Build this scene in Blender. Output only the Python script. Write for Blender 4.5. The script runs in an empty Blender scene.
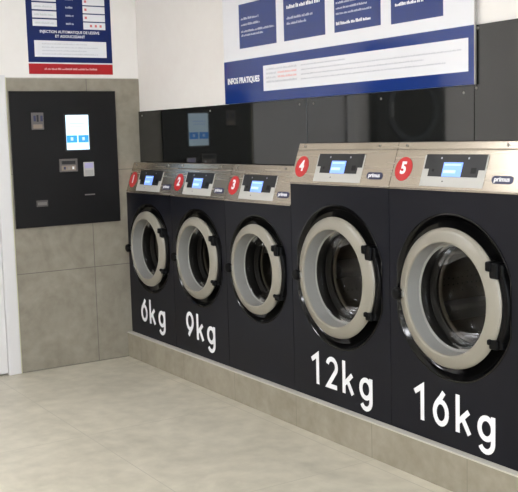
import bpy, bmesh, math, random
from mathutils import Vector, Matrix
random.seed(4)
S = bpy.context.scene
COL = S.collection
PI = math.pi

# ------------------------------------------------------------ camera
cd = bpy.data.cameras.new('camera'); cam = bpy.data.objects.new('camera', cd); COL.objects.link(cam)
S.camera = cam
F_PX = 962.9
cd.sensor_fit = 'HORIZONTAL'; cd.sensor_width = 36.0; cd.lens = F_PX / 518 * 36.0
cd.clip_start = 0.02; cd.clip_end = 100
rx, ry, rz = -0.11555, -0.027915, 1.004657
fwd = Vector((-math.sin(rz)*math.cos(rx), math.cos(rz)*math.cos(rx), math.sin(rx)))
rt = Vector((math.cos(rz), math.sin(rz), 0)); up = rt.cross(fwd)
r2 = rt*math.cos(ry) + up*math.sin(ry); u2 = -rt*math.sin(ry) + up*math.cos(ry)
M = Matrix.Identity(4)
for i in range(3):
    M[i][0] = r2[i]; M[i][1] = u2[i]; M[i][2] = -fwd[i]
M[0][3], M[1][3], M[2][3] = 6.2057, -2.8519, 1.55
cam.matrix_world = M

# ------------------------------------------------------------ world, exposure
w = bpy.data.worlds.new('overcast_sky'); S.world = w; w.use_nodes = True
bg = w.node_tree.nodes['Background']
bg.inputs[0].default_value = (0.86, 0.92, 1.0, 1); bg.inputs[1].default_value = 9.0
S.view_settings.view_transform = 'Standard'; S.view_settings.look = 'None'
S.view_settings.exposure = 0.0; S.view_settings.gamma = 1.0
S.view_settings.use_curve_mapping = False
LAMP = 34.0            # strength of the ceiling LED panels

# ------------------------------------------------------------ materials
def lin(c):
    return tuple(((v/255)/12.92 if v/255 <= .04045 else ((v/255+.055)/1.055)**2.4) for v in c)
def mat(name, rgb, rough=.5, metal=0, spec=.5, coat=0, emit=0, coat_rough=.05):
    m = bpy.data.materials.new(name); m.use_nodes = True
    b = m.node_tree.nodes['Principled BSDF']; c = lin(rgb) + (1,)
    b.inputs['Base Color'].default_value = c; b.inputs['Roughness'].default_value = rough
    b.inputs['Metallic'].default_value = metal; b.inputs['Specular IOR Level'].default_value = spec
    b.inputs['Coat Weight'].default_value = coat; b.inputs['Coat Roughness'].default_value = coat_rough
    if emit:
        b.inputs['Emission Color'].default_value = c; b.inputs['Emission Strength'].default_value = emit
    m.diffuse_color = c
    return m
def N(m, t, **k):
    n = m.node_tree.nodes.new(t)
    for a, v in k.items(): setattr(n, a, v)
    return n
def bsdf(m): return m.node_tree.nodes['Principled BSDF']
def mottle(m, c1, c2, scale, rough=None, bump=0, detail=6, grout=None):
    """procedural cloudy variation; grout=(axis_u, axis_v, su, sv, ou, ov, colour)"""
    L = m.node_tree.links.new
    tc = N(m, 'ShaderNodeTexCoord')
    n1 = N(m, 'ShaderNodeTexNoise'); n1.inputs['Scale'].default_value = scale
    n1.inputs['Detail'].default_value = detail; n1.inputs['Roughness'].default_value = .62
    L(tc.outputs['Object'], n1.inputs['Vector'])
    n2 = N(m, 'ShaderNodeTexNoise'); n2.inputs['Scale'].default_value = scale*6; n2.inputs['Detail'].default_value = 8
    L(tc.outputs['Object'], n2.inputs['Vector'])
    mx = N(m, 'ShaderNodeMix', data_type='FLOAT'); mx.inputs[0].default_value = .42
    n1.inputs['Distortion'].default_value = 1.2; L(n1.outputs['Fac'], mx.inputs[2]); L(n2.outputs['Fac'], mx.inputs[3])
    r = N(m, 'ShaderNodeValToRGB'); r.color_ramp.elements[0].position = .34; r.color_ramp.elements[1].position = .66
    r.color_ramp.elements[0].color = lin(c1)+(1,); r.color_ramp.elements[1].color = lin(c2)+(1,)
    L(mx.outputs[0], r.inputs[0]); out = r.outputs[0]
    if grout:
        sep = N(m, 'ShaderNodeSeparateXYZ'); L(tc.outputs['Object'], sep.inputs[0])
        masks = []
        for ax, s, o in ((grout[0], grout[2], grout[4]), (grout[1], grout[3], grout[5])):
            a = N(m, 'ShaderNodeMath', operation='SUBTRACT'); L(sep.outputs[ax], a.inputs[0]); a.inputs[1].default_value = o - s/2
            pp = N(m, 'ShaderNodeMath', operation='PINGPONG'); L(a.outputs[0], pp.inputs[0]); pp.inputs[1].default_value = s/2
            g = N(m, 'ShaderNodeMath', operation='GREATER_THAN'); L(pp.outputs[0], g.inputs[0]); g.inputs[1].default_value = s/2 - .0022
            masks.append(g)
        mm = N(m, 'ShaderNodeMath', operation='MAXIMUM'); L(masks[0].outputs[0], mm.inputs[0]); L(masks[1].outputs[0], mm.inputs[1])
        mc = N(m, 'ShaderNodeMix', data_type='RGBA'); L(mm.outputs[0], mc.inputs[0]); L(out, mc.inputs[6])
        mc.inputs[7].default_value = lin(grout[6])+(1,); out = mc.outputs[2]
    L(out, bsdf(m).inputs['Base Color'])
    if bump:
        b = N(m, 'ShaderNodeBump'); b.inputs['Strength'].default_value = bump; b.inputs['Distance'].default_value = .01
        L(n2.outputs['Fac'], b.inputs['Height']); L(b.outputs[0], bsdf(m).inputs['Normal'])
    return m

WHITE = mottle(mat('white_wall_paint', (226,222,218), .6), (229,224,219), (232,228,223), 3, bump=.01)
CEIL = mat('ceiling_paint', (232,232,230), .8)
FLOOR = mottle(mat('floor_tile', (160,155,142), .42, spec=.4), (172,166,149), (203,196,178), 1.7, grout=(0,1,1.2,.9,.35,-1.0,(170,164,148)), bump=.04)
TILE = mottle(mat('wall_tile', (150,147,138), .5), (126,119,105), (152,145,130), 2.6, grout=(1,2,.9,.665,-.262,.668,(98,93,84)), bump=.05)
PLTILE = mottle(mat('plinth_tile', (150,145,132), .45), (134,127,110), (158,151,135), 3.0, grout=(0,2,.63,5,.207,2,(126,120,106)), bump=.05)
EDGE = mat('pale_edging', (196,192,182), .4)
CREAM = mat('cream_edging', (206,202,168), .5)
DOORW = mat('door_lacquer', (214,212,211), .4)
BODY = mottle(mat('anthracite_paint', (18,18,23), .32, spec=.2), (17,18,25), (19,20,28), 2)
CLAD = mat('dark_cladding', (24,25,24), .04, spec=.68)
GLOSSBLK = mat('gloss_black_plastic', (8,8,9), .12, spec=.35)
HINGE = mat('hinge_black', (6,6,7), .45, spec=.14)
BLK = mat('satin_black_plastic', (20,20,21), .4)
RUB = mat('black_rubber', (22,22,23), .55)
RINGM = mat('greige_ring_plastic', (141,136,124), .3, spec=.5)
FUNNEL = mat('grey_funnel_plastic', (136,135,131), .4)
KIOSK = mat('kiosk_black', (14,13,13), .5, spec=.25)
RED = mat('red_vinyl', (190,34,36), .35)
REDP = mat('poster_red', (168,18,26), .35, spec=.35)
BLUE = mat('poster_blue', (16,48,118), .1, spec=.6)
BLUE2 = mat('poster_dark_blue', (30,52,116), .15, spec=.6)
BLUEL = mat('poster_navy', (2,28,88), .3, spec=.3)
PWHITE = mat('poster_white', (226,226,230), .2)
WTXT = mat('white_lettering', (238,238,240), .5)
GTXT = mat('grey_lettering', (168,170,178), .5)
RTXT = mat('pale_red_lettering', (226,172,170), .5)
FTXT = mat('fine_grey_print', (192,193,200), .5)
PTXT = mat('pale_print', (186,190,206), .5)
MARK = mat('faded_red_print', (206,112,116), .5)
BRAND = mat('navy_badge', (42,44,78), .3)
PLATE = mat('white_overlay', (186,184,178), .4)
SCREW = mat('screw_metal', (150,146,140), .3, metal=1)
ALU = mat('aluminium', (170,168,165), .35, metal=.8)
DULL = mat('dull_grey_plate', (96,91,88), .45)
BEIGE = mat('beige_label', (140,126,112), .5)
LAV = mat('lavender_display', (176,170,206), .4)
LCD = mat('lcd_glow', (120,158,246), .3, emit=.85)
LCDW = mat('lcd_pale_glow', (175,205,250), .3, emit=.8)
SCR = mat('kiosk_screen_glow', (206,232,247), .3, emit=.88)
SCRB = mat('kiosk_button_glow', (50,145,235), .2, emit=.8)
LED = mat('led_diffuser', (249,250,255), .5, emit=LAMP)

def steel(name, rgb, rough, sc):
    m = mat(name, rgb, rough, metal=.9)
    L = m.node_tree.links.new
    tc = N(m, 'ShaderNodeTexCoord'); mp = N(m, 'ShaderNodeMapping'); mp.inputs['Scale'].default_value = sc
    n = N(m, 'ShaderNodeTexNoise'); n.inputs['Scale'].default_value = 40; n.inputs['Detail'].default_value = 4
    L(tc.outputs['Object'], mp.inputs[0]); L(mp.outputs[0], n.inputs['Vector'])
    mr = N(m, 'ShaderNodeMapRange'); mr.inputs[3].default_value = rough*.93; mr.inputs[4].default_value = rough*1.07
    L(n.outputs['Fac'], mr.inputs[0]); L(mr.outputs[0], bsdf(m).inputs['Roughness'])
    b = N(m, 'ShaderNodeBump'); b.inputs['Strength'].default_value = .005; b.inputs['Distance'].default_value = .001
    L(n.outputs['Fac'], b.inputs['Height']); L(b.outputs[0], bsdf(m).inputs['Normal'])
    return m
STEEL = steel('brushed_steel', (180,170,155), .27, (.05, 1, 2))
DRUM = mat('drum_steel', (150,143,134), .42, metal=.6)
def drum_nodes(m):
    L = m.node_tree.links.new
    tc = N(m, 'ShaderNodeTexCoord'); v = N(m, 'ShaderNodeTexVoronoi'); v.inputs['Scale'].default_value = 34; v.inputs['Randomness'].default_value = .15
    L(tc.outputs['Object'], v.inputs['Vector'])
    r = N(m, 'ShaderNodeValToRGB'); r.color_ramp.elements[0].position = .10; r.color_ramp.elements[1].position = .18
    r.color_ramp.elements[0].color = lin((60,57,52))+(1,); r.color_ramp.elements[1].color = lin((112,106,96))+(1,)
    L(v.outputs['Distance'], r.inputs[0]); L(r.outputs[0], bsdf(m).inputs['Base Color'])
drum_nodes(DRUM)
def glassy(name, tint, ior=1.5, rough=.03, gain=1.0):
    m = bpy.data.materials.new(name); m.use_nodes = True; nt = m.node_tree; nt.nodes.clear()
    o = nt.nodes.new('ShaderNodeOutputMaterial'); mx = nt.nodes.new('ShaderNodeMixShader')
    t = nt.nodes.new('ShaderNodeBsdfTransparent'); t.inputs[0].default_value = tint+(1,)
    g = nt.nodes.new('ShaderNodeBsdfGlossy'); g.inputs['Roughness'].default_value = rough
    f = nt.nodes.new('ShaderNodeFresnel'); f.inputs[0].default_value = ior
    k = nt.nodes.new('ShaderNodeMath'); k.operation = 'MULTIPLY'; k.inputs[1].default_value = gain; nt.links.new(f.outputs[0], k.inputs[0]); nt.links.new(k.outputs[0], mx.inputs[0]); nt.links.new(t.outputs[0], mx.inputs[1]); nt.links.new(g.outputs[0], mx.inputs[2])
    nt.links.new(mx.outputs[0], o.inputs[0]); return m
GLASS = glassy('door_glass', (.58,.57,.54), 1.3, .1, .5)
PANE = glassy('window_glass', (.95,.96,.96), 1.45)

# ------------------------------------------------------------ mesh helpers
def link(name, bm, m, parent=None, loc=None, smooth=False, bevel=0):
    me = bpy.data.meshes.new(name)
    bmesh.ops.remove_doubles(bm, verts=bm.verts, dist=1e-6)
    bmesh.ops.recalc_face_normals(bm, faces=bm.faces)
    bm.to_mesh(me); bm.free()
    for mm in (m if isinstance(m, (list, tuple)) else [m]): me.materials.append(mm)
    if smooth:
        for p in me.polygons: p.use_smooth = True
        try: me.set_sharp_from_angle(angle=math.radians(38))
        except Exception: pass
    o = bpy.data.objects.new(name, me); COL.objects.link(o)
    if parent: o.parent = parent
    if loc: o.location = loc
    if bevel:
        b = o.modifiers.new('bevel', 'BEVEL'); b.width = bevel; b.segments = 2; b.limit_method = 'ANGLE'
    return o
def box(bm, x0, x1, y0, y1, z0, z1, mi=0):
    v = [bm.verts.new((x, y, z)) for x in (x0, x1) for y in (y0, y1) for z in (z0, z1)]
    for f in ((0,1,3,2),(4,6,7,5),(0,4,5,1),(2,3,7,6),(0,2,6,4),(1,5,7,3)):
        bm.faces.new([v[i] for i in f]).material_index = mi
def BX(*a):
    bm = bmesh.new(); box(bm, *a); return bm
def lathe(bm, prof, cx, cz, n=72, closed=False, squash=None, mi=0):
    """revolve profile [(r, y)...] about the axis along y through (cx, cz)"""
    rings = []
    for r, y in prof:
        ring = []
        for k in range(n):
            a = 2*PI*k/n; x, z = r*math.cos(a), r*math.sin(a)
            if squash: x, z = squash(x, z, r)
            ring.append(bm.verts.new((cx+x, y, cz+z)))
        rings.append(ring)
    if closed: rings.append(rings[0])
    for A, B in zip(rings, rings[1:]):
        for k in range(n):
            f = bm.faces.new((A[k], A[(k+1)%n], B[(k+1)%n], B[k])); f.material_index = mi
    return rings
def disc(bm, r, y, cx, cz, n=72):
    bm.faces.new([bm.verts.new((cx+r*math.cos(2*PI*k/n), y, cz+r*math.sin(2*PI*k/n))) for k in range(n)])
def tag(o, label, cat, group=None, kind=None):
    o['label'] = label
    if cat: o['category'] = cat
    if group: o['group'] = group
    if kind: o['kind'] = kind
    return o
def empty(name, loc, label, cat, group=None, rotz=0):
    o = bpy.data.objects.new(name, None); COL.objects.link(o); o.location = loc; o.rotation_euler = (0,0,rotz)
    o.empty_display_size = .1
    return tag(o, label, cat, group)
def struct(name, bm, m, parent=None, bevel=0):
    o = link(name, bm, m, parent, bevel=bevel)
    if not parent: o['kind'] = 'structure'
    return o
def text_bm(s, size, bold=0.0, align='CENTER', depth=.0006):
    cu = bpy.data.curves.new('t', 'FONT'); cu.body = s; cu.size = size; cu.align_x = align; cu.align_y = 'CENTER'
    cu.offset = bold; cu.extrude = depth; cu.resolution_u = 3
    o = bpy.data.objects.new('t', cu); COL.objects.link(o)
    bpy.context.view_layer.update()
    me = bpy.data.meshes.new_from_object(o.evaluated_get(bpy.context.evaluated_depsgraph_get()))
    bm = bmesh.new(); bm.from_mesh(me); bpy.data.objects.remove(o); bpy.data.curves.remove(cu); bpy.data.meshes.remove(me)
    return bm
def fit_width(bm, w_):
    xs = [v.co.x for v in bm.verts]; W = max(xs)-min(xs); k = w_/W; c = (max(xs)+min(xs))/2
    for v in bm.verts: v.co.x = (v.co.x-c)*k
    return bm
def xf(bm, mtx): bmesh.ops.transform(bm, matrix=mtx, verts=bm.verts); return bm
FACE_Y = Matrix.Rotation(PI/2, 4, 'X')                     # xy-plane art stands up facing -y
FACE_X = Matrix.Rotation(PI/2, 4, 'Z') @ FACE_Y            # ... facing +x
def stroke(bm, pts, hw, y0, y1, cap=True):
    """thick flat line in the xz plane with mitred joints, given depth y0..y1"""
    P = [Vector(p) for p in pts]; n = len(P); Ls, Rs = [], []
    for i in range(n):
        d0 = (P[i]-P[i-1]).normalized() if i else (P[1]-P[0]).normalized()
        d1 = (P[i+1]-P[i]).normalized() if i < n-1 else d0
        t = (d0+d1).normalized(); nn = Vector((-t.y, t.x)); k = hw/max(.35, nn.dot(Vector((-d0.y, d0.x))))
        Ls.append(P[i]+nn*k); Rs.append(P[i]-nn*k)
    def V(p, y): return bm.verts.new((p.x, y, p.y))
    a = [(V(l, y0), V(r, y0), V(l, y1), V(r, y1)) for l, r in zip(Ls, Rs)]
    for A, B in zip(a, a[1:]):
        bm.faces.new((A[0], A[1], B[1], B[0])); bm.faces.new((A[2], B[2], B[3], A[3]))
        bm.faces.new((A[0], B[0], B[2], A[2])); bm.faces.new((A[1], A[3], B[3], B[1]))
    for A in (a[0], a[-1]): bm.faces.new((A[0], A[2], A[3], A[1]))
def arc(cx, cz, rx_, rz_, a0, a1, n=16):
    return [(cx+rx_*math.cos(math.radians(a0+(a1-a0)*k/n)), cz+rz_*math.sin(math.radians(a0+(a1-a0)*k/n))) for k in range(n+1)]
def words(bm, x0, x1, z, h, y0, y1, seed, fill=1.0, mn=.6, mx=2.6):
    """a line of print too small to read: one low bar per word"""
    rr = random.Random(seed); x = x0; end = x0+(x1-x0)*fill
    while x < end-h*.5:
        l = min(rr.uniform(mn, mx)*h*2.2, end-x); n = max(1, int(l/(h*.62)))
        for k in range(n):                                    # each letter a small upright bar of its own height
            hh = h*rr.choice((.36, .5, .5, .62)); box(bm, x+k*h*.62, x+k*h*.62+h*.44, y0, y1, z-h*.45, z-h*.45+hh*1.6)
        x += n*h*.62+h*.35

# ------------------------------------------------------------ room shell
XR, YF, ZC = 8.6, -4.4, 3.0
YW = .1186                                 # face of cladding / white wall above the washers
bm = BX(-.3, XR, YF, .95, -.1, 0); struct('floor', bm, FLOOR)
bm = BX(-.3, XR, YF, .95, ZC, ZC+.1); struct('ceiling', bm, CEIL)
bm = bmesh.new()                           # kiosk wall: white plaster, tiled field in front part
box(bm, -.3, -.006, -.824, .95, 0, ZC)
box(bm, -.3, -.006, YF, -1.80, 0, ZC)
box(bm, -.3, -.006, -1.80, -.824, 1.975, ZC)
struct('wall_left', bm, WHITE)
o = struct('wall_left_tiling', BX(-.0055, 0, -.816, YW+.02, .0005, 1.957), TILE); o.name = 'wall_left_tiles'
struct('trim_1', BX(-.0055, .002, -.8238, -.8165, .0005, 1.962), CREAM)
struct('trim_2', BX(-.0055, .002, -.816, YW+.004, 1.9575, 1.962), EDGE)
bm = bmesh.new()                           # machine wall, open where the washers pass through it
box(bm, 0.0005, 3.63, YW+.012, .25, 1.51, ZC)
box(bm, 3.63, XR, YW+.012, .25, 0, ZC)
struct('wall_back', bm, WHITE)
struct('wall_service', BX(-.0055, 3.63, .86, .94, 0, ZC), WHITE).name = 'wall_rear'
struct('wall_front', BX(-.3, XR, YF-.12, YF, 0, ZC), WHITE)
bm = bmesh.new()                           # shop front end wall with a big window
box(bm, XR, XR+.15, YF, .25, 0, .35); box(bm, XR, XR+.15, YF, .25, 2.7, ZC)
box(bm, XR, XR+.15, YF, YF+.35, .35, 2.7); box(bm, XR, XR+.15, -.35, .25, .35, 2.7)
struct('wall_right', bm, WHITE)
bm = bmesh.new()
for a, b in ((YF+.35, YF+.41), (-2.11, -2.05), (-.41, -.35)): box(bm, XR+.03, XR+.1, a, b, .35, 2.7)
for a, b in ((.35, .41), (2.64, 2.7)): box(bm, XR+.03, XR+.1, YF+.41, -.41, a, b)
wf = struct('window_1', bm, DOORW)
bm = bmesh.new(); box(bm, XR+.06, XR+.066, YF+.41, -.41, .41, 2.64)
link('window_pane', bm, PANE, wf)

# plinth (curb) the washers stand on
bm = bmesh.new(); box(bm, .0005, 3.9, -.035, .12, .0005, .1715); box(bm, .0005, 3.9, .12, .86, .0005, .17)
o = struct('trim_3', bm, PLTILE)
struct('trim_4', BX(.0005, 3.9, -.038, .02, .172, .1785), EDGE)

# white door beside the tiled field
dr = struct('door_1', BX(-.05, -.012, -1.72, -.909, .012, 1.93), DOORW, bevel=.003)
bm = bmesh.new()
box(bm, -.06, .012, -.907, -.825, .0005, 1.975); box(bm, -.06, .012, -1.80, -1.722, .0005, 1.975); box(bm, -.06, .012, -1.722, -.907, 1.935, 1.975)
link('door_frame', bm, DOORW, dr, bevel=.003)
bm = bmesh.new(); lathe(bm, [(.011, -.06), (.011, 0)], 0, 0, 16)
bm2 = bmesh.new(); box(bm2, 0, .045, -1.665, -1.645, .99, 1.01); box(bm2, .035, .05, -1.665, -1.54, .99, 1.01)
bm.free(); box(bm2, -.012, .0, -1.685, -1.625, .93, 1.07); link('door_handle', bm2, ALU, dr, bevel=.003)
link('door_gap', BX(-.2, -.055, -1.80, -.825, .0005, 1.975), DOORW, dr).name = 'door_lining'

# dark glossy cladding boards over the washers
for a, b, z0, z1, lab in ((.001, 2.034, 1.3765, 1.7305, 'low dark glossy cladding board over washers 1 to 3'),
                     (2.0400, 3.2485, 1.4945, 1.7305, 'dark glossy cladding board above washer 4, under the blue and white sign'),
                     (3.2515, 4.2, 1.4945, 1.977, 'tall dark glossy cladding board right of the blue and white sign')):
    c_ = link('cladding_board', BX(a, b, YW, YW+.0115, z0, z1), CLAD, bevel=.001)
    tag(c_, lab, 'wall panel', 'dark cladding boards over the washers')
    spots = [(a+.06, z1-.03), (b-.06, z1-.03)] if b < 4 else [(a+.02, z1-.015), (a-.02+.0, z1-.26)]
    if b < 4:
        spots += [((a+b)/2, z1-.03)]
    for sx, sz in spots:
        if b > 4 and sx < a+.01: sx = a+.012
        bm = bmesh.new(); lathe(bm, [(.0001, -.004), (.004, -.004), (.006, -.0015), (.006, 0)], 0, 0, 14)
        link('screw', bm, SCREW, c_, (sx, YW, sz), smooth=True)

# ------------------------------------------------------------ washing machines
def glyphs(bm, s, x, z, hw, y0, y1, pos):
    """rounded industrial numerals and letters; pos gives the left edge of each glyph"""
    H = .165 - 2*hw; X = .106 - 2*hw                         # outer box of cap glyphs
    for ch, gx in zip(s, pos):
        ox = x+gx+hw; oz = z+hw
        W = .100-2*hw; xh = .112-2*hw
        if ch == '6' or ch == '9':
            rr = W/2; rz_ = .052-hw*.2
            P1 = arc(rr, rz_, rr, rz_, 0, 360, 28)
            P2 = [(rr+.020, H+.002), (rr+.002, H*.84), (.014, H*.63), (.004, H*.50), (0, H*.40), (0, rz_)]
            if ch == '9': P1 = [(W-a, H-b) for a, b in P1]; P2 = [(W-a, H-b) for a, b in P2]
            for q, P in enumerate((P1, P2)): stroke(bm, [(ox+a, oz+b) for a, b in P], hw, y0-.0003*q, y1)
        elif ch == '1':
            stroke(bm, [(ox, oz+H-.030), (ox+.050, oz+H+.002), (ox+.050, oz-hw)], hw, y0, y1)
        elif ch == '2':
            r_ = W/2
            P = arc(r_, H-r_, r_, r_, 165, -35, 16)+[(.004, .0), (W+.002, 0)]
            stroke(bm, [(ox+a, oz+b) for a, b in P], hw, y0, y1)
        elif ch == 'k':
            stroke(bm, [(ox, oz-hw), (ox, oz+H+hw)], hw, y0, y1)
            stroke(bm, [(ox+.004, oz+.036), (ox+W*.86, oz+xh+.002)], hw*.97, y0-.0002, y1)
            stroke(bm, [(ox+W*.36, oz+.058), (ox+W*.92, oz-hw*.7)], hw*.97, y0-.0005, y1)
        elif ch == 'g':
            r_ = W/2
            stroke(bm, [(ox+a, oz+b) for a, b in arc(r_, xh/2, r_, xh/2, 0, 360, 28)], hw, y0, y1)
            P = [(W, xh+hw)]+[(W, .0)]+arc(r_, -.012, r_, .042, -4, -150, 14)
            stroke(bm, [(ox+a, oz+b) for a, b in P], hw, y0-.0002, y1)

def front_plate(bm, hw, z0, z1, zc, R, y, sq, n=96):
    cor = [math.atan2(zz-zc, xx) % (2*PI) for xx in (-hw, hw) for zz in (z0, z1)]
    ang = sorted([2*PI*k/n for k in range(n)]+cor)
    I, O = [], []
    for a in ang:
        c, s = math.cos(a), math.sin(a)
        t = min((hw/abs(c)) if abs(c) > 1e-9 else 9, ((z1-zc)/s) if s > 1e-9 else 9, ((zc-z0)/-s) if s < -1e-9 else 9)
        x, z = sq(R*c, R*s, R)
        I.append(bm.verts.new((x, y, zc+z))); O.append(bm.verts.new((t*c, y, zc+t*s)))
    m = len(ang)
    for k in range(m): bm.faces.new((I[k], O[k], O[(k+1)%m], I[(k+1)%m]))
    return ang

K = .3235
def washer(num, X0, wd, H, R, zc, cap, digits, lab, big):
    z0 = .1785
    t = empty('washing_machine', (X0+wd/2, 0, z0), lab, 'washing machine', 'washing machines on the plinth')
    hw = wd/2-.0016; H = H-z0; zc = zc-z0; s = R/.305
    RS = R*1.175                                              # radius of the black surround
    lim = RS*.945
    def sq(x, z, r):                                          # surround is slightly flattened at its sides
        k = lim/RS*r
        return (math.copysign(min(abs(x), k-(k-min(abs(x), k))*.0), x), z)
    # body shell: sides, back, bottom, top behind the console, and the pierced front
    bm = bmesh.new()
    dep = .72
    front_plate(bm, hw, .001, H, zc, RS, 0, sq)
    T = H+.207
    for x in (-hw, hw):
        v = [bm.verts.new(p) for p in ((x,0,.001),(x,dep,.001),(x,dep,T-.006),(x,.12,T-.006),(x,.067,T-.006),(x,.0,H))]
        bm.faces.new(v)
    v = [bm.verts.new(p) for p in ((-hw,dep,.001),(hw,dep,.001),(hw,dep,T-.006),(-hw,dep,T-.006))]; bm.faces.new(v)
    v = [bm.verts.new(p) for p in ((-hw,0,.001),(hw,0,.001),(hw,dep,.001),(-hw,dep,.001))]; bm.faces.new(v)
    v = [bm.verts.new(p) for p in ((-hw,.070,T-.006),(hw,.070,T-.006),(hw,dep,T-.006),(-hw,dep,T-.006))]; bm.faces.new(v)
    body = link('body', bm, BODY, t)
    # steel console: sloped face, fold, top strip, flat top
    prof = [(-.004, H-.001), (-.004, H+.004), (.0, H+.006), (.0545, H+.1685), (.0575, H+.172), (.0575, H+.176), (.0665, H+.2035), (.070, H+.2062), (.0745, H+.2040)]
    bm = bmesh.new(); rows = [[bm.verts.new((x, y, z)) for x in (-hw, hw)] for y, z in prof]
    for A, B in zip(rows, rows[1:]): bm.faces.new((A[0], A[1], B[1], B[0]))
    rows2 = [[bm.verts.new((x, y+.004, z-.0012)) for x in (-hw, hw)] for y, z in prof]
    for A, B in zip(rows2, rows2[1:]): bm.faces.new((A[0], B[0], B[1], A[1]))
    for i in (0, 1):
        for k in range(len(prof)-1): bm.faces.new((rows[k][i], rows2[k][i], rows2[k+1][i], rows[k+1][i]))
    bm.faces.new((rows[0][0], rows[0][1], rows2[0][1], rows2[0][0])); bm.faces.new((rows[-1][0], rows[-1][1], rows2[-1][1], rows2[-1][0]))
    con = link('control_console', bm, STEEL, t); con['label'] = 'sloping brushed steel control console'
    # art that lies on the sloped face: local (x, t, height off the face)
    base = Matrix.Translation((0, .0, H)) @ Matrix.Rotation(PI/2-math.atan(K), 4, 'X')
    def slope(name, bm, m, parent, lift, **k):
        xf(bm, base @ Matrix.Translation((0, 0, .0015+lift))); return link(name, bm, m, parent, **k)
    cx0 = -wd/2
    dx, dw = (.213, .358) if big else (.164, .335)
    a, b = cx0+dx, cx0+dx+dw
    bm = BX(a-.012, b+.006, .016, .155, 0, .003)
    ov = slope('overlay_plate', bm, PLATE, con, 0, bevel=.001)
    bm = bmesh.new()
    outl = [(a, .158), (a, .093), (a+.03, .093), (a+.03, .060), (b-.034, .060), (b-.034, .091), (b, .091), (b, .158)]
    lo = [bm.verts.new((x, y, 0)) for x, y in outl]; hi = [bm.verts.new((x, y, .004)) for x, y in outl]
    bm.faces.new(hi); bm.faces.new(lo[::-1])
    for k in range(8): bm.faces.new((lo[k], lo[(k+1)%8], hi[(k+1)%8], hi[k]))
    dsp = slope('display_panel', bm, BLK, con, .0012)
    lx = a+(.118 if big else .102); lw = .112 if big else .112
    scr = slope('screen', BX(lx, lx+lw, .060, .122, 0, .002), LCD, con, .0054); scr['label'] = 'lit blue screen'
    slope('screen_header', BX(lx+.008, lx+lw-.008, .108, .114, 0, .0006), LCDW, con, .0076)
    slope('screen_text', BX(lx+.008, lx+lw*.7, .075, .088, 0, .0006), LCDW, con, .0076)
    for kx in (.27, .72):
        slope('indicator', BX(a+dw*kx-.004, a+dw*kx+.004, .137, .145, 0, .0006), GTXT, con, .0054)
    slope('button', BX(a+.052, a+.064, .08, .092, 0, .001), KIOSK, con, .0054)
    slope('button', BX(b-.075, b-.045, .075, .10, 0, .0008), KIOSK, con, .0054)
    slope('indicator', BX(lx+.006, lx+.012, .036, .042, 0, .0008), BLK, con, .0032)
    # numbered red roundel
    bx_ = cx0+(.073 if big else .066)
    bm = bmesh.new(); n = 40
    lo = [bm.verts.new((bx_+.0555*math.cos(2*PI*k/n), .091+.0555*math.sin(2*PI*k/n), 0)) for k in range(n)]
    hi = [bm.verts.new((v.co.x, v.co.y, .001)) for v in lo]; bm.faces.new(hi)
    for k in range(n): bm.faces.new((lo[k], lo[(k+1)%n], hi[(k+1)%n], hi[k]))
    rd = slope('number_roundel', bm, RED, con, 0); rd['label'] = 'red roundel with white numeral %d' % num
    bm = text_bm(str(num), .076, .0030); xf(bm, Matrix.Translation((bx_, .093, .0018)))
    slope('numeral', bm, WTXT, con, 0)
    # maker badge
    q0 = cx0+(.618 if big else .535); bm = bmesh.new()
    pts = []
    for cxx, a0 in ((q0+.098, -90), (q0+.015, 90)):
        pts += [(cxx+.015*math.cos(math.radians(a0+180*k/8)), .0545+.0165*math.sin(math.radians(a0+180*k/8))) for k in range(9)]
    hi = [bm.verts.new((x, y, .0025)) for x, y in pts]; lo = [bm.verts.new((x, y, 0)) for x, y in pts]; bm.faces.new(hi)
    for k in range(len(pts)): bm.faces.new((lo[k], lo[(k+1)%len(pts)], hi[(k+1)%len(pts)], hi[k]))
    bd = slope('badge', bm, BRAND, con, 0)
    bm = fit_width(text_bm('primus', .028, .0006), .082); xf(bm, Matrix.Translation((q0+.0565, .056, .0035)))
    slope('badge_lettering', bm, WTXT, con, 0)
    for sx in (cx0+.06, cx0+wd-.13):
        bm = bmesh.new(); lathe(bm, [(.0001, -.005), (.004, -.005), (.007, -.002), (.007, 0)], 0, 0, 14)
        so = link('screw', bm, SCREW, con, (sx, .0605, H+.19), smooth=True)
    # black dished surround
    bm = bmesh.new()
    lathe(bm, [(RS+.0055*s, -.0004), (RS+.0045*s, -.0035), (RS-.001*s, -.004), (RS-.008*s, .002), (RS-.016*s, .016), (RS-.03*s, .026), (R*.99, .032), (R*.90, .034)], 0, zc, 96, squash=sq)
    sur = link('door_surround', bm, GLOSSBLK, t, smooth=True)
    # door: ring, inner funnel, glass bowl, hinge, latch knob
    bm = bmesh.new()
    P = [(.262, .030), (.280, .010), (.298, -.003), (.303, -.012), (.3005, -.0195), (.293, -.0258), (.280, -.0315), (.265, -.036), (.254, -.0395), (.247, -.0405), (.2425, -.0385), (.2400, -.031)]
    lathe(bm, [(r*s, y) for r, y in P], 0, zc, 96)
    ring = link('door_ring', bm, RINGM, t, smooth=True); ring['label'] = 'pale greige door ring'
    bm = bmesh.new(); lathe(bm, [(.2400*s, -.031), (.239*s, -.01), (.237*s, .01), (.235*s, .031), (.225*s, .035)], 0, zc, 96)
    link('door_funnel', bm, FUNNEL, ring, smooth=True)
    bm = bmesh.new()
    lathe(bm, [(.2345*s, .0322), (.219*s, .040), (.209*s, .056), (.201*s, .09), (.193*s, .14), (.180*s, .170), (.160*s, .186), (.12*s, .194), (.06*s, .198), (.001, .199)], 0, zc, 72)
    link('door_glass', bm, GLASS, ring, smooth=True)
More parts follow.
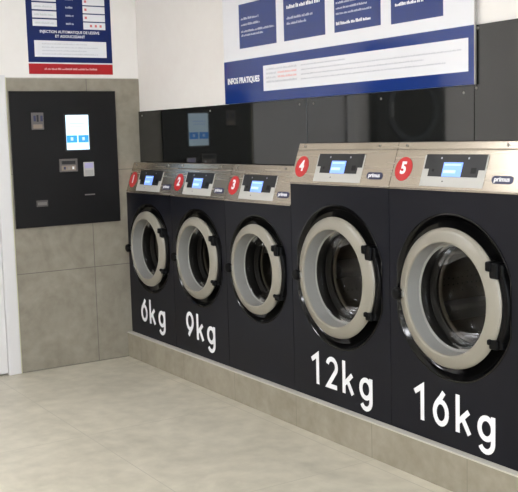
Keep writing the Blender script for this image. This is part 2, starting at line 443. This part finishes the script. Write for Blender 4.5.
    # latch knob on the left, silver tip at the ring
    kx, kz = -R+.016, zc-.012
    bm = bmesh.new(); r_ = .029
    lathe(bm, [(.0005, -.062), (r_*.6, -.061), (r_*.9, -.056), (r_, -.046), (r_*.95, -.034), (r_*.6, -.026), (r_*.5, .0), (r_*.5, .03)], kx-.006, kz, 24)
    kb = link('latch_knob', bm, HINGE, ring, smooth=True)
    link('latch_tip', BX(kx+.014, kx+.034, -.042, -.02, kz-.013, kz+.015), ALU, kb, bevel=.003)
    # hinge on the right: bracket blocks and vertical bar
    bm = bmesh.new()
    r3 = R-.002
    for sg in (1, -1):
        a_ = math.radians(30)*sg; hx, hz = math.cos(a_)*r3, math.sin(a_)*r3+zc
        hh = (.037 if sg > 0 else .022)*s
        box(bm, hx-.014*s, hx+.030*s, -.032, .022, hz-hh, hz+hh*.8)
        box(bm, hx-(.028 if sg > 0 else .018)*s, hx+.0*s, -.041, .01, hz-hh*.2, hz+hh*.9)
        box(bm, hx-.0*s, hx+.046*s, -.018, .024, hz-hh*.9, hz+hh*.6)
    rows = []
    for k in range(13):
        a_ = math.radians(-29+58*k/12); c, sn = math.cos(a_), math.sin(a_)
        rr = R-.001
        rows.append([bm.verts.new((c*rr, -.012, zc+sn*rr)), bm.verts.new((c*rr+.034*s, -.016, zc+sn*rr)), bm.verts.new((c*rr+.040*s, .024, zc+sn*rr)), bm.verts.new((c*rr, .024, zc+sn*rr))])
    for A, B in zip(rows, rows[1:]):
        for k in range(4): bm.faces.new((A[k], A[(k+1)%4], B[(k+1)%4], B[k]))
    link('hinge', bm, HINGE, ring, bevel=.007)
    # gasket, tub lip and drum behind the glass
    bm = bmesh.new(); lathe(bm, [(R*.91, .035), (R*.80, .042), (.242*s, .050), (.234*s, .085), (.237*s, .10), (.226*s, .115), (.215*s, .12), (.218*s, .135)], 0, zc, 72)
    link('gasket', bm, RUB, t, smooth=True)
    bm = bmesh.new()
    lathe(bm, [(.218*s, .135), (.208*s, .138), (.206*s, .146), (.214*s, .152), (.235*s, .158), (.285*s, .175), (.292*s, .19), (.292*s, .50), (.28*s, .515), (.17*s, .50), (.05*s, .48), (.001, .48)], 0, zc, 72)
    dm = link('drum', bm, DRUM, t, smooth=True); dm['label'] = 'perforated steel drum'
    for k in range(3):
        a_ = math.radians(90+120*k+num*23)
        bm = bmesh.new(); v = []
        for yy in (.20, .48):
            for u, h_ in ((-.05, .292), (-.012, .225), (.012, .225), (.05, .292)):
                v.append(bm.verts.new((math.cos(a_)*h_*s-math.sin(a_)*u*s, yy, zc+math.sin(a_)*h_*s+math.cos(a_)*u*s)))
        for f in ((0,1,5,4),(1,2,6,5),(2,3,7,6),(0,3,2,1),(4,5,6,7)): bm.faces.new([v[i] for i in f])
        link('drum_lifter', bm, ALU, dm, bevel=.006)
    if cap:
        bm = bmesh.new(); glyphs(bm, cap, -wd/2, digits[0]-z0, .0118, -.0011, -.0001, digits[1])
        lt = link('capacity_lettering', bm, WTXT, t); lt['label'] = 'white lettering %s' % cap
    return t
LB = 'anthracite washing machine with steel console, '
washer(1, 0.0015, .6766, 1.1725, .257, .80, '6kg', (.280, (.162, .293, .428)), LB+'numeral 1 roundel and 6kg lettering, beside the tiled wall', False)
washer(2, .6781, .6782, 1.1725, .257, .80, '9kg', (.278, (.147, .284, .416)), LB+'numeral 2 roundel and 9kg lettering', False)
washer(3, 1.3563, .6831, 1.1725, .257, .80, None, None, LB+'numeral 3 roundel and no weight lettering', False)
washer(4, 2.0394, .7918, 1.2905, .305, .834, '12kg', (.258, (.150, .284, .421, .555)), LB+'numeral 4 roundel and 12kg lettering', True)
washer(5, 2.8312, .7918, 1.2905, .305, .834, '16kg', (.257, (.152, .282, .424, .552)), LB+'numeral 5 roundel and 16kg lettering', True)

# ------------------------------------------------------------ payment kiosk
KX = .016
kt = empty('payment_kiosk', (0, -.432, .974), 'flat black payment terminal with lit touch screen, set on the grey tiled wall', 'payment terminal')
def kp(name, y0, y1, z0, z1, x0, x1, m, parent=None, lab=None, bevel=0):
    o = link(name, BX(x0, x1, y0+.432, y1+.432, z0-.974, z1-.974), m, parent or kt, bevel=bevel)
    if lab: o['label'] = lab
    return o
kp('front_panel', -.806, -.059, .9745, 1.8725, .0008, KX, KIOSK, bevel=.002)
kp('screen_bezel', -.441, -.258, 1.470, 1.722, KX, KX+.002, BLK)
sc = kp('touch_screen', -.430, -.268, 1.480, 1.713, KX+.0021, KX+.004, SCR, lab='lit pale blue touch screen')
for a, b in ((-.428, -.354), (-.345, -.272)):
    bt = kp('screen_button', a, b, 1.528, 1.577, KX+.0041, KX+.0048, SCRB, sc)
    kp('button_mark', (a+b)/2-.009, (a+b)/2+.009, 1.542, 1.564, KX+.0049, KX+.0054, LCDW, sc)
kp('screen_caption', -.405, -.30, 1.652, 1.660, KX+.0041, KX+.0046, LCDW, sc)
kp('screen_caption', -.405, -.31, 1.632, 1.638, KX+.0041, KX+.0046, LCDW, sc)
ca = kp('coin_acceptor', -.667, -.583, 1.620, 1.732, KX, KX+.006, DULL, lab='silver coin acceptor plate', bevel=.002)
kp('coin_slot', -.632, -.618, 1.672, 1.716, KX+.0061, KX+.0068, BLK, ca)
kp('coin_label', -.657, -.594, 1.628, 1.655, KX+.0061, KX+.0068, BEIGE, ca)
for a in (-.653, -.606): kp('coin_symbol', a, a+.016, 1.675, 1.712, KX+.0061, KX+.0068, BRAND, ca)
na = kp('note_acceptor', -.490, -.361, 1.333, 1.421, KX, KX+.010, DULL, lab='silver framed banknote slot', bevel=.003)
kp('note_slot', -.475, -.378, 1.385, 1.407, KX+.0101, KX+.011, BLK, na)
kp('note_label', -.477, -.376, 1.343, 1.376, KX+.0101, KX+.011, BEIGE, na)
for k in range(3): kp('note_symbol', -.462+k*.03, -.448+k*.03, 1.350, 1.368, KX+.0111, KX+.0116, [BRAND, SCREW, WTXT][k], na)
cr = kp('card_reader', -.318, -.242, 1.298, 1.394, KX, KX+.008, PLATE, lab='pale contactless card reader', bevel=.003)
kp('reader_display', -.311, -.249, 1.352, 1.388, KX+.0081, KX+.009, LAV, cr)
kp('reader_keypad', -.309, -.251, 1.304, 1.340, KX+.0081, KX+.009, ALU, cr)
tr = kp('return_tray', -.662, -.583, 1.110, 1.152, KX, KX+.006, DULL, lab='grey metal coin return tray', bevel=.002)
kp('tray_opening', -.654, -.591, 1.120, 1.140, KX+.0061, KX+.0068, SCREW, tr)
kp('receipt_slot', -.316, -.243, 1.168, 1.176, KX, KX+.003, SCREW)

# ------------------------------------------------------------ tariff poster on the kiosk wall
XP = -.006
pt = empty('tariff_poster', (XP, -.359, 1.985), 'blue tariff poster with white price boxes and a red foot strip, above the payment terminal', 'poster')
def pp(name, y0, y1, z0, z1, lift, m, th=.0006, lab=None, parent=None):
    o = link(name, BX(lift, lift+th, y0+.359, y1+.359, z0-1.985, z1-1.985), m, parent or pt)
    if lab: o['label'] = lab
    return o
Y0, Y1 = -.657, -.061
pp('backing_board', Y0, Y1, 1.985, 2.82, .0005, PWHITE, .004)
pp('blue_field', Y0, Y1, 2.062, 2.82, .0046, BLUEL)
pp('red_strip', Y0, Y1, 1.985, 2.053, .0046, REDP, lab='red foot strip of the poster')
pp('text_box', -.612, -.102, 2.098, 2.204, .0054, PWHITE)
for k in range(9):
    z = 2.297+k*.0535
    if z+.045 > 2.78: break
    pp('price_box', -.616, -.449, z, z+.044, .0054, PWHITE)
    pp('price_box', -.262, -.103, z-.012, z+.034, .0054, PWHITE)
def lines_x(name, rows, m, lift, parent):
    bm = bmesh.new()
    for (a, b, z, h, sd, fill) in rows:
        words(bm, a+.359, b+.359, z-1.985, h, 0, .0005, sd, fill)
    for v in bm.verts: v.co = Vector((lift+v.co.y, v.co.x, v.co.z))
    return link(name, bm, m, parent)
lines_x('fine_print', [(-.56, -.16, 2.183-.022*k, .008, 10+k, 1 if k % 2 else .8) for k in range(4)], FTXT, .0061, pt)
lines_x('foot_lettering', [(-.55, -.17, 2.019, .013, 31, 1)], RTXT, .0053, pt)
for k in range(8):
    lines_x('price_text', [(-.60, -.47, 2.318+k*.0535, .013, 40+k, 1)], FTXT, .0061, pt)
    lines_x('program_name', [(-.385, -.325, 2.318+k*.0535, .014, 60+k, 1)], PTXT, .0061, pt)
    bm = bmesh.new()
    z = 2.305+k*.0535
    for a in ((-.215, -.18, -.145) if k == 0 else (-.25,)): box(bm, .0061, .0066, a+.359, a+.359+.016, z-.004-1.985, z+.012-1.985)
    link('price_mark', bm, MARK, pt)
for s_, wd, z in (('INJECTION AUTOMATIQUE DE LESSIVE', .42, 2.262), ('ET ADOUCISSANT', .21, 2.233)):
    bm = fit_width(text_bm(s_, .025, .0003), wd); xf(bm, Matrix.Translation((.0056, 0, z-1.985)) @ FACE_X)
    link('heading', bm, WTXT, pt)

# ------------------------------------------------------------ information sign above the washers
IX0, IX1, IZ0 = 1.2205, 3.2620, 1.7315
it = empty('information_sign', (IX0, YW-.006, IZ0), 'white sign with four blue panels and blue INFOS PRATIQUES band above the washers', 'sign')
def ip(name, x0, x1, z0, z1, lift, m, th=.0006, lab=None):
    o = link(name, BX(x0-IX0, x1-IX0, -lift-th, -lift, z0-IZ0, z1-IZ0), m, it)
    if lab: o['label'] = lab
    return o
ip('sign_board', IX0, IX1, IZ0, 2.80, 0, PWHITE, .005)
ip('blue_band', IX0, IX1, IZ0, 1.977, .0051, BLUE, lab='blue band along the foot of the sign')
ip('text_panel', 1.645, 3.228, 1.788, 1.927, .0058, PWHITE, lab='white panel of fine print in the blue band')
ip('edge_strip', IX1, IX1+.007, IZ0, 2.80, 0, ALU, .007, lab='grey metal edge of the sign')
bm = fit_width(text_bm('INFOS PRATIQUES', .047, .0012), .345); xf(bm, Matrix.Translation((1.432-IX0, -.0062, 1.860-IZ0)) @ FACE_Y)
link('heading', bm, WTXT, it)
SQ = [(1.402, 1.785), (1.858, 2.228), (2.305, 2.662), (2.735, 3.078)]
for a, b in SQ: ip('blue_panel', a, b, 2.040 if a < 2.7 else 2.034, 2.288, .0051, BLUE2)
def lines_y(name, rows, m, lift):
    for (a, b, z, h, sd, fill) in rows:
        bm = bmesh.new(); words(bm, a-IX0, b-IX0, z-IZ0, h, -lift-.0005, -lift, sd, fill); link(name, bm, m, it)
lines_y('panel_text', [(1.425, 1.62, 2.205, .013, 1, 1), (1.425, 1.63, 2.172, .013, 2, 1), (1.425, 1.77, 2.134, .012, 3, 1), (1.425, 1.66, 2.112, .012, 4, 1)], PTXT, .0058)
lines_y('panel_heading', [(1.888, 2.195, 2.216, .021, 5, 1)], WTXT, .0058)
lines_y('panel_text', [(1.888, 2.125, 2.158, .014, 6, 1), (1.888, 2.07, 2.130, .014, 7, 1)], PTXT, .0058)
lines_y('panel_text', [(2.32, 2.60, 2.262-.0265*k, .0105, 11+k, (1, .95, .75, 1, .9, 1)[k]) for k in range(6)], PTXT, .0058)
lines_y('panel_heading', [(2.32, 2.60, 2.082, .016, 21, 1)], WTXT, .0058)
lines_y('panel_text', [(2.77, 2.87, 2.186, .014, 22, 1), (2.77, 2.88, 2.158, .014, 24, 1), (2.765, 2.965, 2.118, .015, 23, 1)], WTXT, .0058)
for k in (0, 3): lines_y('fine_print', [(1.675, 1.975, 1.905-.023*k, .011, 51+k, 1)], FTXT, .0066)
for k in (1, 2): lines_y('red_print', [(1.79, 1.975, 1.905-.023*k, .011, 71+k, 1)], RTXT, .0066); lines_y('fine_print', [(1.675, 1.775, 1.905-.023*k, .011, 81+k, 1)], FTXT, .0066)
for k in range(4): lines_y('fine_print', [(2.01, 3.19, 1.905-.024*k, .0065, 61+k, (.32, 1, .8, .92)[k])], FTXT, .0066)
for sx, sz in ((IX1-.012, 2.76), (IX0+.02, 2.76)):
    bm = bmesh.new(); lathe(bm, [(.0001, -.004), (.004, -.004), (.006, -.0015), (.006, 0)], 0, 0, 14)
    link('screw', bm, SCREW, it, (sx-IX0, -.0057, sz-IZ0), smooth=True)

# ------------------------------------------------------------ stacked tumble dryer farther along the kiosk wall (seen as a reflection)
td = empty('stacked_tumble_dryer', (0, -2.335, 0), 'dark stacked tumble dryer with round doors, reflected in cladding under the wide sign', 'tumble dryer')
bm = BX(.001, .10, -.375, .375, .001, 2.25); link('cabinet', bm, BLK, td, bevel=.004)
for zc in (.66, 1.72):
    bm = bmesh.new()
    lathe(bm, [(.28, 0), (.275, -.02), (.255, -.028), (.235, -.024), (.225, -.01)], 0, 0, 64)
    xf(bm, Matrix.Translation((.1005, 0, zc)) @ Matrix.Rotation(PI/2, 4, 'Z'))
    dd = link('dryer_door', bm, mat('dryer_ring', (84,88,92), .35), td, smooth=True)
    bm = bmesh.new(); disc(bm, .23, -.006, 0, 0); xf(bm, Matrix.Translation((.1005, 0, zc)) @ Matrix.Rotation(PI/2, 4, 'Z'))
    link('dryer_glass', bm, mat('dark_glass', (12,13,14), .08), dd)
    link('dryer_handle', BX(.101, .145, .235, .262, zc-.06, zc+.06), ALU, dd, bevel=.004)

# ------------------------------------------------------------ ceiling LED panels
for i, x in enumerate((1.5, 4.8, 7.2)):
    for j, y in enumerate((-2.35, -3.6)):
        l = empty('ceiling_light', (x, y, ZC), 'square flat LED ceiling light over the laundry floor', 'ceiling light', 'ceiling LED lights')
        bm = bmesh.new()
        for a, b, c, d in ((-.3,.3,-.3,-.285),(-.3,.3,.285,.3),(-.3,-.285,-.285,.285),(.285,.3,-.285,.285)): box(bm, a, b, c, d, -.014, -.0005)
        link('light_frame', bm, DOORW, l); link('diffuser', BX(-.285, .285, -.285, .285, -.011, -.004), LED, l)
